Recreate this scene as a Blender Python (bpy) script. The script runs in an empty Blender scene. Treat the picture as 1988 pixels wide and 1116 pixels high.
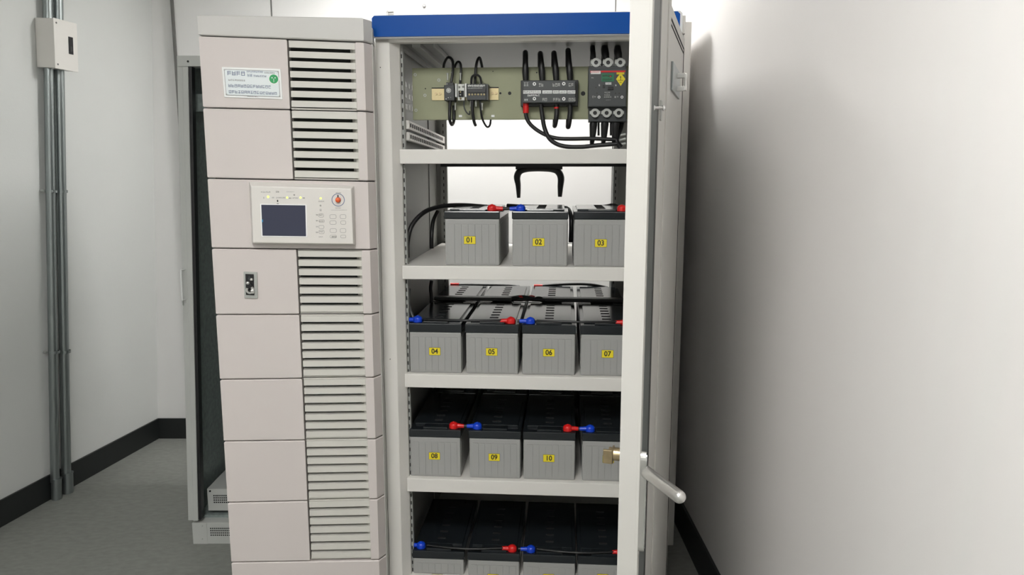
import bpy, bmesh, math, random
from mathutils import Vector, Matrix
C = bpy.data.collections.new('room'); bpy.context.scene.collection.children.link(C)
SC = bpy.context.scene
R = math.radians

# ---------------- camera, world, exposure ----------------
CH, PITCH, FPX = 1.54, R(8.8), 1440.0
cam = bpy.data.cameras.new('camera'); camo = bpy.data.objects.new('camera', cam); C.objects.link(camo)
camo.location = (0, 0, CH); camo.rotation_euler = (R(90) - PITCH, 0, 0)
cam.sensor_width = 36; cam.lens = 36 * FPX / 1988; cam.clip_start = 0.02
SC.camera = camo
w = bpy.data.worlds.new('world'); SC.world = w; w.use_nodes = True
w.node_tree.nodes['Background'].inputs[0].default_value = (0.9, 0.95, 1, 1)
w.node_tree.nodes['Background'].inputs[1].default_value = 0.05
SC.view_settings.view_transform = 'Standard'; SC.view_settings.look = 'None'
SC.view_settings.gamma = 1; SC.view_settings.use_curve_mapping = False
SC.view_settings.exposure = 0.67
CEIL = 2.78
# ceiling lamps: x, y, half width, half depth, emission strength
LAMPS = [(-0.38, 0.20, 0.36, 0.36, 21.5, 'square white ceiling panel light in front of the cabinets'),
         (-1.35, -1.35, 0.6, 0.3, 8.0, 'white ceiling panel added as fill light behind the camera'),  # added fill lamp to lift the lower walls, no known fixture
         (-0.25, 3.50, 0.45, 0.12, 35.0, 'long white ceiling light behind the battery cabinet, near the back wall')]

# ---------------- helpers ----------------
def ray(px, py):
    xn = (px - 994) / FPX; yu = (558 - py) / FPX
    c, s = math.cos(PITCH), math.sin(PITCH)
    return Vector((xn, c + yu * s, -s + yu * c))
CO = Vector((0, 0, CH))
class Frame:
    """a thing's own frame: u right, v away, w up"""
    def __init__(s, x, y, z=0, yaw=0):
        s.M = Matrix.Translation((x, y, z)) @ Matrix.Rotation(R(yaw), 4, 'Z'); s.I = s.M.inverted()
    def at(s, px, py, v=0.0):
        o = s.I @ CO; d = s.I.to_3x3() @ ray(px, py)
        t = (v - o.y) / d.y; p = o + d * t
        return Vector((p.x, v, p.z))
    def atz(s, px, py, z):
        o = s.I @ CO; d = s.I.to_3x3() @ ray(px, py)
        return o + d * ((z - o.z) / d.z)
def floorpt(px, py):
    d = ray(px, py); return CO + d * (-CH / d.z)
W0 = Frame(0, 0)

MATS = {}
def mat(name, col, rough=0.5, metal=0.0, noise=0.0, nscale=8, bump=0.0, bscale=60, spec=0.5, emit=0, coat=0, stretch=(1, 1, 1)):
    m = bpy.data.materials.new(name); m.use_nodes = True; MATS[name] = m
    nt = m.node_tree; b = nt.nodes['Principled BSDF']
    b.inputs['Base Color'].default_value = (*col, 1); b.inputs['Roughness'].default_value = rough
    b.inputs['Metallic'].default_value = metal; b.inputs['Specular IOR Level'].default_value = spec
    if coat: b.inputs['Coat Weight'].default_value = coat
    if emit:
        b.inputs['Emission Color'].default_value = (*col, 1); b.inputs['Emission Strength'].default_value = emit
    if noise or bump:
        tc = nt.nodes.new('ShaderNodeTexCoord'); mp = nt.nodes.new('ShaderNodeMapping'); mp.inputs['Scale'].default_value = stretch
        nt.links.new(tc.outputs['Object'], mp.inputs[0])
    if noise:
        n = nt.nodes.new('ShaderNodeTexNoise'); n.inputs['Scale'].default_value = nscale; n.inputs['Detail'].default_value = 6
        nt.links.new(mp.outputs[0], n.inputs['Vector'])
        mx = nt.nodes.new('ShaderNodeMix'); mx.data_type = 'RGBA'
        mx.inputs['A'].default_value = (*[max(0, c * (1 - noise)) for c in col], 1)
        mx.inputs['B'].default_value = (*[min(1, c * (1 + noise)) for c in col], 1)
        nt.links.new(n.outputs['Fac'], mx.inputs['Factor']); nt.links.new(mx.outputs['Result'], b.inputs['Base Color'])
    if bump:
        n2 = nt.nodes.new('ShaderNodeTexNoise'); n2.inputs['Scale'].default_value = bscale; n2.inputs['Detail'].default_value = 4
        nt.links.new(mp.outputs[0], n2.inputs['Vector'])
        bp = nt.nodes.new('ShaderNodeBump'); bp.inputs['Strength'].default_value = bump; bp.inputs['Distance'].default_value = 0.002
        nt.links.new(n2.outputs['Fac'], bp.inputs['Height']); nt.links.new(bp.outputs[0], b.inputs['Normal'])
    return m
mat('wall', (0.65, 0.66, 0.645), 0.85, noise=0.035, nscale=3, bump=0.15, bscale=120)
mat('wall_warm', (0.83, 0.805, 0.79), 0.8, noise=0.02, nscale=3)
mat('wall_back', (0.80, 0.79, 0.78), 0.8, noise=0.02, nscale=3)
mat('ceiling', (0.83, 0.83, 0.82), 0.9)
mat('floor', (0.235, 0.24, 0.222), 0.55, noise=0.28, nscale=26, bump=0.2, bscale=40, stretch=(1, 1.8, 1))
mat('base', (0.012, 0.014, 0.014), 0.45)
mat('seam', (0.16, 0.155, 0.15), 0.7)
mat('ups', (0.60, 0.55, 0.53), 0.5, noise=0.02, nscale=5)
mat('ups_vent', (0.60, 0.585, 0.54), 0.5)
mat('ups_body', (0.56, 0.55, 0.53), 0.5)
mat('bezel', (0.68, 0.655, 0.62), 0.4)
mat('bezel_white', (0.85, 0.85, 0.84), 0.4)
mat('dark', (0.010, 0.010, 0.011), 0.7)
mat('filter', (0.035, 0.038, 0.036), 0.8, noise=0.4, nscale=90)  # near-black sheet colour, stands in for the shade inside the vents
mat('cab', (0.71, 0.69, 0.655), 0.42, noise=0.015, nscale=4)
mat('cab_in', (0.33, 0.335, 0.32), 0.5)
mat('cab_roof_shade', (0.22, 0.225, 0.22), 0.5)  # darker copy of the cabinet paint, shade painted onto the roof underside
mat('blue', (0.006, 0.075, 0.34), 0.3, spec=0.12)
mat('door', (0.55, 0.54, 0.51), 0.42)
mat('glassdark', (0.10, 0.112, 0.11), 0.4, spec=0.3)
mat('lcab', (0.50, 0.51, 0.49), 0.45)
mat('lcab_in', (0.24, 0.28, 0.27), 0.5, noise=0.5, nscale=60, bump=0.4, bscale=40)
mat('galv', (0.30, 0.33, 0.33), 0.3, metal=0.85, noise=0.2, nscale=9, stretch=(1, 1, 0.3))
mat('steel', (0.62, 0.61, 0.59), 0.28, metal=0.9)
mat('chrome', (0.8, 0.8, 0.8), 0.12, metal=1)
mat('brass', (0.42, 0.33, 0.20), 0.3, metal=0.9, noise=0.3, nscale=60)
mat('olive', (0.29, 0.30, 0.19), 0.5, noise=0.12, nscale=12, metal=0.1)
mat('gold', (0.50, 0.42, 0.24), 0.4, metal=0.6)
mat('case', (0.34, 0.34, 0.33), 0.5, bump=0.1, bscale=200)
mat('lid', (0.012, 0.015, 0.018), 0.14, spec=0.5)
mat('black', (0.010, 0.010, 0.011), 0.38)
mat('device', (0.030, 0.034, 0.036), 0.42)
mat('device2', (0.048, 0.053, 0.055), 0.42)
mat('red', (0.65, 0.012, 0.012), 0.3)
mat('bluecap', (0.005, 0.05, 0.55), 0.3)
mat('yellow', (0.80, 0.66, 0.02), 0.55)
mat('ink', (0.02, 0.018, 0.015), 0.6)
mat('navy_ink', (0.16, 0.20, 0.30), 0.6)
mat('grey_ink', (0.22, 0.22, 0.22), 0.6)
mat('white', (0.82, 0.83, 0.82), 0.45)
mat('plate', (0.72, 0.77, 0.78), 0.4)
mat('green', (0.02, 0.32, 0.10), 0.4)
mat('dgreen', (0.01, 0.16, 0.07), 0.4)
mat('screen', (0.030, 0.034, 0.065), 0.35)
mat('orange', (0.75, 0.12, 0.03), 0.3)
mat('led', (0.75, 1.0, 0.18), 0.4, emit=0.9)
mat('cyan', (0.04, 0.25, 0.45), 0.4)
mat('lug', (0.42, 0.43, 0.41), 0.4, metal=0.3)
mat('clear', (0.45, 0.46, 0.43), 0.3, metal=0.4)
mat('diffuser', (1.0, 0.975, 0.94), 0.5)

class G:
    """collects shapes, then links them as ONE mesh object"""
    def __init__(s): s.v = []; s.f = []; s.mi = []; s.sm = []; s.mats = []
    def _m(s, m):
        if m not in s.mats: s.mats.append(m)
        return s.mats.index(m)
    def add(s, vs, fs, m, smooth=False):
        o = len(s.v); k = s._m(m)
        s.v += [tuple(p) for p in vs]
        for f in fs: s.f.append([i + o for i in f]); s.mi.append(k); s.sm.append(smooth)
    def hexa(s, p, m, bev=0):
        """p: 8 points: bottom ring 0-3, top ring 4-7"""
        fs = [(0, 3, 2, 1), (4, 5, 6, 7), (0, 1, 5, 4), (1, 2, 6, 5), (2, 3, 7, 6), (3, 0, 4, 7)]
        if not bev: return s.add(p, fs, m)
        b = bmesh.new(); vv = [b.verts.new(q) for q in p]
        for f in fs: b.faces.new([vv[i] for i in f])
        bmesh.ops.recalc_face_normals(b, faces=b.faces)
        bmesh.ops.bevel(b, geom=list(b.edges), offset=bev, segments=2, affect='EDGES', profile=0.6)
        b.verts.index_update()
        s.add([v.co[:] for v in b.verts], [[v.index for v in f.verts] for f in b.faces], m); b.free()
    def box(s, x0, x1, y0, y1, z0, z1, m, bev=0):
        s.hexa([(x0, y0, z0), (x1, y0, z0), (x1, y1, z0), (x0, y1, z0), (x0, y0, z1), (x1, y0, z1), (x1, y1, z1), (x0, y1, z1)], m, bev)
    def quadp(s, q, v0, v1, m, bev=0):
        """q: 4 (u,w) points TL,TR,BR,BL as vectors; plate between v0 (front) and v1"""
        a, b, c, d = [(p[0], p[-1]) for p in q]
        s.hexa([(d[0], v0, d[1]), (c[0], v0, c[1]), (c[0], v1, c[1]), (d[0], v1, d[1]),
                (a[0], v0, a[1]), (b[0], v0, b[1]), (b[0], v1, b[1]), (a[0], v1, a[1])], m, bev)
    def loft(s, A, B, m, smooth=False, caps=True):
        n = len(A); fs = [(i, (i + 1) % n, n + (i + 1) % n, n + i) for i in range(n)]
        if caps: fs += [tuple(range(n - 1, -1, -1)), tuple(range(n, 2 * n))]
        s.add(list(A) + list(B), fs, m, smooth)
    def cyl(s, p0, p1, r, m, n=16, r1=None, caps=True):
        p0, p1 = Vector(p0), Vector(p1); d = (p1 - p0).normalized()
        a = d.orthogonal().normalized(); b = d.cross(a); r1 = r if r1 is None else r1
        ring = lambda p, q: [p + (a * math.cos(t) + b * math.sin(t)) * q for t in [2 * math.pi * i / n for i in range(n)]]
        A, B = ring(p0, r), ring(p1, r1)
        o = [(i, (i + 1) % n, n + (i + 1) % n, n + i) for i in range(n)]
        s.add(A + B, o, m, True)
        if caps: s.add(A + B, [tuple(range(n - 1, -1, -1)), tuple(range(n, 2 * n))], m)
    def ring(s, c, ax, r0, r1, h, m, n=24):
        c, ax = Vector(c), Vector(ax).normalized(); a = ax.orthogonal().normalized(); b = ax.cross(a)
        P = []
        for i in range(n):
            t = 2 * math.pi * i / n; e = a * math.cos(t) + b * math.sin(t)
            P += [c + e * r0, c + e * r1, c + e * r1 + ax * h, c + e * r0 + ax * h]
        fs = []
        for i in range(n):
            j = (i + 1) % n
            for k in range(4): fs.append((i * 4 + k, i * 4 + (k + 1) % 4, j * 4 + (k + 1) % 4, j * 4 + k))
        s.add(P, fs, m)
    def ball(s, c, r, m, sx=1, sy=1, sz=1, n=14):
        c = Vector(c); P = []; fs = []; k = n // 2
        for i in range(k + 1):
            th = math.pi * i / k
            for j in range(n):
                ph = 2 * math.pi * j / n
                P.append(c + Vector((r * sx * math.sin(th) * math.cos(ph), r * sy * math.sin(th) * math.sin(ph), r * sz * math.cos(th))))
        for i in range(k):
            for j in range(n): fs.append((i * n + j, i * n + (j + 1) % n, (i + 1) * n + (j + 1) % n, (i + 1) * n + j))
        s.add(P, fs, m, True)
    def tube(s, pts, r, m, n=10, sub=6):
        pts = [Vector(p) for p in pts]; rr = r if isinstance(r, (list, tuple)) else [r] * len(pts)
        P = []; Q = []
        for i in range(len(pts) - 1):
            p0, p1, p2, p3 = pts[max(i - 1, 0)], pts[i], pts[i + 1], pts[min(i + 2, len(pts) - 1)]
            for k in range(sub):
                t = k / sub
                P.append(0.5 * ((2 * p1) + (p2 - p0) * t + (2 * p0 - 5 * p1 + 4 * p2 - p3) * t * t + (3 * p1 - p0 - 3 * p2 + p3) * t ** 3))
                Q.append(rr[i] * (1 - t) + rr[i + 1] * t)
        P.append(pts[-1]); Q.append(rr[-1])
        V = []; nrm = None
        for i, p in enumerate(P):
            d = (P[min(i + 1, len(P) - 1)] - P[max(i - 1, 0)])
            d = d.normalized() if d.length > 1e-9 else Vector((0, 0, 1))
            nrm = d.orthogonal().normalized() if nrm is None else (nrm - d * nrm.dot(d)).normalized()
            b = d.cross(nrm)
            V += [p + (nrm * math.cos(2 * math.pi * j / n) + b * math.sin(2 * math.pi * j / n)) * Q[i] for j in range(n)]
        fs = []
        for i in range(len(P) - 1):
            for j in range(n): fs.append((i * n + j, i * n + (j + 1) % n, (i + 1) * n + (j + 1) % n, (i + 1) * n + j))
        s.add(V, fs, m, True)
        s.add(V, [tuple(range(n - 1, -1, -1)), tuple(range((len(P) - 1) * n, len(P) * n))], m)
    def glyphs(s, u0, w0, cw, h, n, v, m, seed=1, slope=0.0, gap=0.25):
        """a run of small stroke-built characters like the unreadable print"""
        rnd = random.Random(seed); t = h * 0.13
        for i in range(n):
            x = u0 + i * cw; z = w0 + (x - u0) * slope; ww = cw * (1 - gap)
            def bar(a, b, c, d):
                s.box(x + a * ww, x + b * ww, v - 0.0004, v + 0.0002, z + c * h, z + d * h, m)
            k = rnd.randint(0, 3)
            q = 0.13
            if k != 2: bar(0, q * 1.3, 0, 1)
            if k in (0, 3): bar(1 - q * 1.3, 1, 0, 1)
            for zz in rnd.sample([0, 0.29, 0.58, 0.87], 3): bar(0, 1, zz, zz + q)
            if k == 2: bar(0.42, 0.42 + q, 0, 1)
    def mesh(s, name):
        me = bpy.data.meshes.new(name); me.from_pydata(s.v, [], s.f)
        for m in s.mats: me.materials.append(MATS[m])
        me.polygons.foreach_set('material_index', s.mi); me.polygons.foreach_set('use_smooth', s.sm)
        b = bmesh.new(); b.from_mesh(me); bmesh.ops.recalc_face_normals(b, faces=b.faces); b.to_mesh(me); b.free()
        me.update(); return me
    def obj(s, name, parent=None, M=None, label=None):
        o = bpy.data.objects.new(name, s.mesh(name)); C.objects.link(o)
        if parent: o.parent = parent
        if M is not None: o.matrix_local = M
        if label: o['label'] = label
        return o
def tag(o, label, cat, group=None):
    o['label'] = label; o['category'] = cat
    if group: o['group'] = group
    return o
def thing(name, label, cat, M, group=None):
    o = bpy.data.objects.new(name, None); C.objects.link(o); o.matrix_world = M; o.empty_display_size = 0.05
    return tag(o, label, cat, group)
def solo(g, name, label, cat, M, group=None):
    """a thing that is one mesh: origin moved to its base centre"""
    xs = [p[0] for p in g.v]; ys = [p[1] for p in g.v]; zs = [p[2] for p in g.v]
    c = Vector(((min(xs) + max(xs)) / 2, (min(ys) + max(ys)) / 2, min(zs)))
    g.v = [(p[0] - c.x, p[1] - c.y, p[2] - c.z) for p in g.v]
    o = g.obj(name, None, M @ Matrix.Translation(c)); return tag(o, label, cat, group)
def struct(g, name):
    o = g.obj(name); o['kind'] = 'structure'; return o
def text(name, body, size, m, parent, loc, depth=0.0003, sx=1.0, rot=(R(90), 0, 0)):
    cu = bpy.data.curves.new(name, 'FONT'); cu.body = body; cu.size = size; cu.extrude = depth; cu.offset = size * 0.022
    cu.align_x = 'CENTER'; cu.align_y = 'CENTER'
    t = bpy.data.objects.new('t', cu); C.objects.link(t); bpy.context.view_layer.update()
    me = bpy.data.meshes.new_from_object(t.evaluated_get(bpy.context.evaluated_depsgraph_get()))
    bpy.data.objects.remove(t); me.name = name; me.materials.clear(); me.materials.append(MATS[m])
    o = bpy.data.objects.new(name, me); C.objects.link(o); o.parent = parent
    o.location = loc; o.rotation_euler = rot; o.scale = (sx, 1, 1); return o

# ---------------- room ----------------
XR = 0.735; YB = 4.12; YF = -2.2
pA, pB = floorpt(307, 850), floorpt(0, 1022)       # foot of the left wall
dl = (pB - pA) / (pB.y - pA.y)
pF = pA + dl * (YF - pA.y)
LEAN = 0.058                                       # the left wall leans in a little
def lw(y, z): p = pA + dl * (y - pA.y); return Vector((p.x + LEAN * z, y, z))
YB = pA.y
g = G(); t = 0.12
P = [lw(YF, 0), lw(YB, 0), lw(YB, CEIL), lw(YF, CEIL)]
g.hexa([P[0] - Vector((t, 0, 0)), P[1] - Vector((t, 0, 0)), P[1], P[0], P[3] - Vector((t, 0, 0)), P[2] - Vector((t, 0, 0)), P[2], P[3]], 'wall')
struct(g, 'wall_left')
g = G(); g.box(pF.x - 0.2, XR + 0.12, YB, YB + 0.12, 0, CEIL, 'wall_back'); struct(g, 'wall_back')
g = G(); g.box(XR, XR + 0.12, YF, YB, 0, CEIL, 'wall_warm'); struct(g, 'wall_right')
g = G(); g.box(pF.x - 0.2, XR + 0.12, YF - 0.12, YF, 0, CEIL, 'wall'); struct(g, 'wall_front')
g = G(); g.box(pF.x - 0.3, XR + 0.12, YF - 0.12, YB + 0.12, -0.1, 0, 'floor'); struct(g, 'floor')
g = G(); g.box(pF.x - 0.3, XR + 0.12, YF - 0.12, YB + 0.12, CEIL, CEIL + 0.1, 'ceiling'); struct(g, 'ceiling')
BH = 0.122; bt = 0.012
g = G(); q = [lw(YF, 0), lw(YB, 0), lw(YB, BH), lw(YF, BH)]; e = Vector((bt, 0, 0))
g.hexa([q[0], q[0] + e, q[1] + e, q[1], q[3], q[3] + e, q[2] + e, q[2]], 'base', 0.002); struct(g, 'baseboard_left')
g = G(); g.box(pA.x + bt, XR - bt, YB - bt, YB, 0, BH, 'base', 0.002); struct(g, 'baseboard_back')
g = G(); g.box(XR - bt, XR, YF, YB - bt, 0, BH + 0.02, 'base', 0.002); struct(g, 'baseboard_right')
# pale cladding on the back wall, with dark joints
for i, (x0, x1) in enumerate([(338, 527), (528, 1195), (1196, 1262)]):
    a = W0.at(x0, 20, YB - 0.02).x; b = W0.at(x1, 20, YB - 0.02).x
    g = G(); g.box(a, min(b, XR - 0.002), YB - 0.02, YB, BH, CEIL, 'wall_back', 0.002)
    if i == 0: g.box(a - 0.014, a, YB - 0.03, YB, BH, CEIL, 'seam')
    else: g.box(a - 0.006, a, YB - 0.0215, YB, BH, CEIL, 'seam')
    struct(g, 'trim_%d' % (i + 1))

for i, (x, y, a, b, st, lab) in enumerate(LAMPS):
    t = thing('ceiling_light', lab, 'ceiling light', Matrix.Translation((x, y, CEIL)), 'ceiling lights')
    g = G()
    for (x0, x1, y0, y1) in [(-a - .03, a + .03, -b - .03, -b), (-a - .03, a + .03, b, b + .03), (-a - .03, -a, -b, b), (a, a + .03, -b, b)]:
        g.box(x0, x1, y0, y1, -0.05, 0, 'white', 0.003)
    g.obj('frame', t)
    md = MATS['diffuser'].copy(); md.name = 'diffuser_lit'; MATS['dl%d' % i] = md
    bb = md.node_tree.nodes['Principled BSDF']; bb.inputs['Emission Color'].default_value = (1, 0.993, 0.968, 1); bb.inputs['Emission Strength'].default_value = st
    g = G(); g.box(-a, a, -b, b, -0.035, -0.02, 'dl%d' % i); g.obj('diffuser', t)

# ---------------- UPS cabinet ----------------
Uf = Frame(-0.4064 * 2.13, 2.13, 0, 4.7); U = Uf.at
ups = thing('power_supply_cabinet', 'tall beige uninterruptible power supply cabinet with stacked louvred panels and control display', 'power cabinet', Uf.M)
# seams: (y at left edge, y at right edge) in the photograph, on the front plane
SEAM = [(69, 81), (209, 216), (346, 352), (482, 485), (611, 610.5), (737, 733), (857, 852.5), (976, 969), (1092, 1087)]
xl = lambda y: 383 + 0.0626 * (y - 30)
xm = lambda y: 557 + 0.0452 * (y - 75)
xs = lambda y: 690 + 0.0295 * (y - 75)
xr = lambda y: 705 + 0.0315 * (y - 75)
uL = U(xl(600), 600).x; uM = U(xm(600), 600).x; uS = U(xs(600), 600).x; uR = U(xr(600), 600).x
def seamw(i, u):
    a = U(xl(SEAM[i][0]), SEAM[i][0]).z; b = U(xr(SEAM[i][1]), SEAM[i][1]).z
    return a + (b - a) * (u - uL) / (uR - uL)
ztop = U(383, 29).z
CHU, CHV = 0.019, 0.032
def row(i0, i1, u0, u1, g, m, chamfer_right=True, gap=0.0016, back=0.048):
    """panel between two seams with a chamfered right edge"""
    T = (lambda u: ztop) if i0 is None else (lambda u: seamw(i0, u) - gap)
    B = (lambda u: 0.012) if i1 is None else (lambda u: seamw(i1, u) + gap)
    if chamfer_right:
        ob = [(u0, 0), (u1, 0), (u1 + CHU, CHV), (u1 + CHU, back), (u0, back)]
    else:
        ob = [(u0, 0), (u1, 0), (u1, back), (u0, back)]
    e = 0.0025
    def ringp(ins, f):
        c = [(sum(p[0] for p in ob) / len(ob)), (sum(p[1] for p in ob) / len(ob))]
        return [Vector((p[0] + (ins if p[0] < c[0] else -ins), p[1] + (ins if p[1] < 0.001 else 0), f(p[0]))) for p in ob]
    n = len(ob)
    A = ringp(e, B); A2 = ringp(0, lambda u: B(u) + e); B2 = ringp(0, lambda u: T(u) - e); D = ringp(e, T)
    V = A + A2 + B2 + D; fs = []
    for k in range(3):
        for i in range(n): fs.append((k * n + i, k * n + (i + 1) % n, (k + 1) * n + (i + 1) % n, (k + 1) * n + i))
    fs += [tuple(range(n)), tuple(range(3 * n, 4 * n))]
    g.add(V, fs, m)
# body
uE = U(728, 300, 0.036).x
g = G()
g.box(uL + 0.004, uE - 0.018, 0.06, 0.74, 0.03, ztop - 0.012, 'ups_body', 0.003)
g.box(uR + CHU + 0.0012, uE, 0.035, 0.1, 0.03, U(719, 85.5, 0.036).z, 'ups_body', 0.002)
g.box(uR + CHU + 0.0012, uE, 0.035, 0.1, U(719, 83.5, 0.036).z, ztop - 0.02, 'ups_body', 0.002)
g.box(uL + 0.03, uE - 0.04, 0.08, 0.7, 0, 0.035, 'dark')
g.obj('body', ups)
g = G(); g.box(uL + 0.006, uR + CHU - 0.006, 0.052, 0.0605, 0.05, ztop - 0.03, 'filter'); g.obj('vent_shade_sheet', ups, label='dark sheet painting the shade behind the louvres')
g = G(); row(None, 0, uL - 0.001, uR, g, 'ups_body'); g.obj('top_cap', ups)
g = G(); row(8, None, uL, uR, g, 'ups'); g.obj('plinth', ups)
for r in range(8):
    if r == 2:
        g = G(); row(2, 3, uL, uR, g, 'ups'); g.obj('front_panel', ups, label='full-width front panel behind the control display'); continue
    g = G(); row(r, r + 1, uL, uM - 0.001, g, 'ups', False); g.obj('front_panel', ups)
    g = G()
    um0 = uM + 0.0015; T = lambda u: seamw(r, u) - 0.0016; B = lambda u: seamw(r + 1, u) + 0.0016
    row(r, r + 1, uS, uR, g, 'ups')
    so = 0.018                                      # sloped return of the stile
    for (vv) in [0]:
        A = [Vector((uS + 0.0005, 0.001, B(uS) + .002)), Vector((uS + 0.0005, 0.048, B(uS) + .002)), Vector((uS - so, 0.048, B(uS) + .002)), Vector((uS - so, 0.030, B(uS) + .002))]
        D = [Vector((p.x, p.y, T(uS) - .002)) for p in A]; g.loft(A, D, 'ups_vent')
    for k in range(7):
        f0 = (k + 0.12) / 7; f1 = f0 + 0.092
        def pt(u, v, f, dz=0): return Vector((u, v, T(u) + (B(u) - T(u)) * f + dz))
        sec = lambda u, v0: [pt(u, v0, f1), pt(u, v0, f0), pt(u, v0 + 0.020, f0, 0.002), pt(u, v0 + 0.020, f0, 0.0005), pt(u, v0 + 0.004, f1, 0.001)]
        g.loft(sec(um0 + 0.002, 0.003), sec(uS + 0.001 - 0.002, 0.003), 'ups_vent')
    # thin top and bottom rails and left return
    g.hexa([pt(um0, 0.012, 0.025), pt(uS, 0.012, 0.025), pt(uS, 0.048, 0.025), pt(um0, 0.048, 0.025), pt(um0, 0.012, 0), pt(uS, 0.012, 0), pt(uS, 0.048, 0), pt(um0, 0.048, 0)], 'ups_vent')
    g.hexa([pt(um0, 0.010, 1), pt(uS, 0.010, 1), pt(uS, 0.048, 1), pt(um0, 0.048, 1), pt(um0, 0.010, 0.975), pt(uS, 0.010, 0.975), pt(uS, 0.048, 0.975), pt(um0, 0.048, 0.975)], 'ups_vent')
    g.obj('vent_grille', ups, label='louvred grille with seven slats')
# nameplate
np_ = [U(431, 130), U(545, 134), U(549, 193), U(436, 189)]
g = G(); g.quadp(np_, -0.003, 0, 'white', 0.001)
def lerpq(q, s, t): return (q[0] * (1 - s) + q[1] * s) * (1 - t) + (q[3] * (1 - s) + q[2] * s) * t
def sub(q, s0, s1, t0, t1): return [lerpq(q, s0, t0), lerpq(q, s1, t0), lerpq(q, s1, t1), lerpq(q, s0, t1)]
g.quadp(sub(np_, .035, .965, .07, .93), -0.0036, -0.003, 'seam'); g.quadp(sub(np_, .042, .958, .085, .915), -0.0040, -0.0034, 'plate')
for (s_, t_) in [(.045, .1), (.955, .1), (.045, .9), (.955, .9)]:
    p = lerpq(np_, s_, t_); g.cyl((p.x, -0.0062, p.z), (p.x, -0.003, p.z), 0.0019, 'lug', 10)
pl = g.obj('nameplate', ups, label='white nameplate with small printed lines and a green round sticker')
sl = (np_[1].z - np_[0].z) / (np_[1].x - np_[0].x)
g = G()
for (s_, t_, cw, h, n, m, sd) in [(.09, .27, .0125, .0115, 4, 'navy_ink', 3), (.43, .29, .0068, .0080, 2, 'navy_ink', 4), (.53, .29, .0060, .0048, 6, 'navy_ink', 5),
        (.42, .15, .0050, .0040, 9, 'navy_ink', 6), (.72, .165, .0050, .0036, 6, 'grey_ink', 7), (.1, .45, .0058, .0042, 8, 'grey_ink', 8),
        (.09, .66, .0084, .0082, 14, 'navy_ink', 9), (.09, .86, .0084, .0082, 10, 'navy_ink', 10), (.62, .86, .0080, .0072, 6, 'navy_ink', 11), (.40, .955, .005, .003, 6, 'grey_ink', 12)]:
    p = lerpq(np_, s_, t_); g.glyphs(p.x, p.z, cw, h, n, -0.0041, m, sd, sl)
g.obj('print', pl)
g = G(); p = lerpq(np_, .875, .34); g.cyl((p.x, -0.0046, p.z), (p.x, -0.0038, p.z), 0.0145, 'white', 28); g.cyl((p.x, -0.0052, p.z), (p.x, -0.0044, p.z), 0.0122, 'green', 28)
for dx in (-.0045, .004): g.ball((p.x + dx, -0.0052, p.z + .003), 0.0018, 'white', 1, .3, 1, 8)
g.box(p.x - .0007, p.x + .0004, -.0056, -.005, p.z - .009, p.z + .001, 'white')
g.obj('sticker', pl, label='round green sticker')
# control display
fv = -0.030
fr = [U(487, 361, fv), U(682, 366, fv), U(686, 473.5, fv), U(491, 471, fv)]
bk = [U(483.5, 352), U(688, 360), U(691, 476), U(489, 474)]
g = G(); g.hexa([fr[3], fr[2], bk[2], bk[3], fr[0], fr[1], bk[1], bk[0]], 'bezel', 0.0025)
disp = g.obj('control_display', ups, label='protruding cream control unit with dark screen and membrane keys')
def Fp(px, py, dv=0): return U(px, py, fv + dv)
g = G(); g.quadp([Fp(505, 395.5), Fp(595.5, 397), Fp(597, 460.5), Fp(508, 459.5)], fv - 0.0015, fv + .001, 'bezel_white', 0.0005)
g.quadp([Fp(507.5, 397.3), Fp(593, 398.6), Fp(594.3, 458.3), Fp(510, 457.3)], fv - 0.0022, fv, 'screen')
g.quadp([Fp(508.5, 426), Fp(511, 426), Fp(511, 431), Fp(508.5, 431)], fv - 0.0025, fv, 'cyan')
g.obj('screen', disp, label='dark navy display screen with white border')
for (x, y, r) in [(520.5, 382, .0034), (557.5, 383.5, .0028), (583.5, 383.6, .0030), (622.6, 385, .0030)]:
    p = Fp(x, y); g = G(); g.ball((p.x, fv, p.z), r, 'led', 1, .5, 1, 10); g.obj('indicator_light', disp, label='small lit yellow-green indicator')
kp = Fp(656.5, 388)
g = G(); g.ring((kp.x, fv + .001, kp.z), (0, -1, 0), .0165, .0185, .002, 'navy_ink', 32)
g.box(kp.x - .0015, kp.x + .0015, fv - .003, fv, kp.z + .006, kp.z + .014, 'ink')
g.obj('knob_ring', disp)
g = G(); g.cyl((kp.x, fv, kp.z), (kp.x, fv - .008, kp.z), .0082, 'orange', 18, .007); g.ball((kp.x, fv - .008, kp.z), .007, 'orange', 1, .4, 1); g.obj('stop_knob', disp, label='round orange stop knob')
def outline(g, cx, cz, wd, h, m, t=.0008, n=6):
    """rounded outline of a key"""
    pts = []; r = h * .35
    for (sx, sz, a0) in [(1, 1, 0), (-1, 1, 90), (-1, -1, 180), (1, -1, 270)]:
        for k in range(n): a = R(a0 + 90 * k / (n - 1)); pts.append((cx + sx * (wd / 2 - r) + r * math.cos(a), cz + sz * (h / 2 - r) + r * math.sin(a)))
    N = len(pts)
    for i in range(N):
        a, b = Vector(pts[i]), Vector(pts[(i + 1) % N]); d = (b - a)
        if d.length < 1e-6: continue
        nn = Vector((-d.y, d.x)).normalized() * t / 2
        q = [a + nn, b + nn, b - nn, a - nn]; g.add([(p.x, fv - .0004, p.y) for p in q], [(0, 1, 2, 3)], m)
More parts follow.
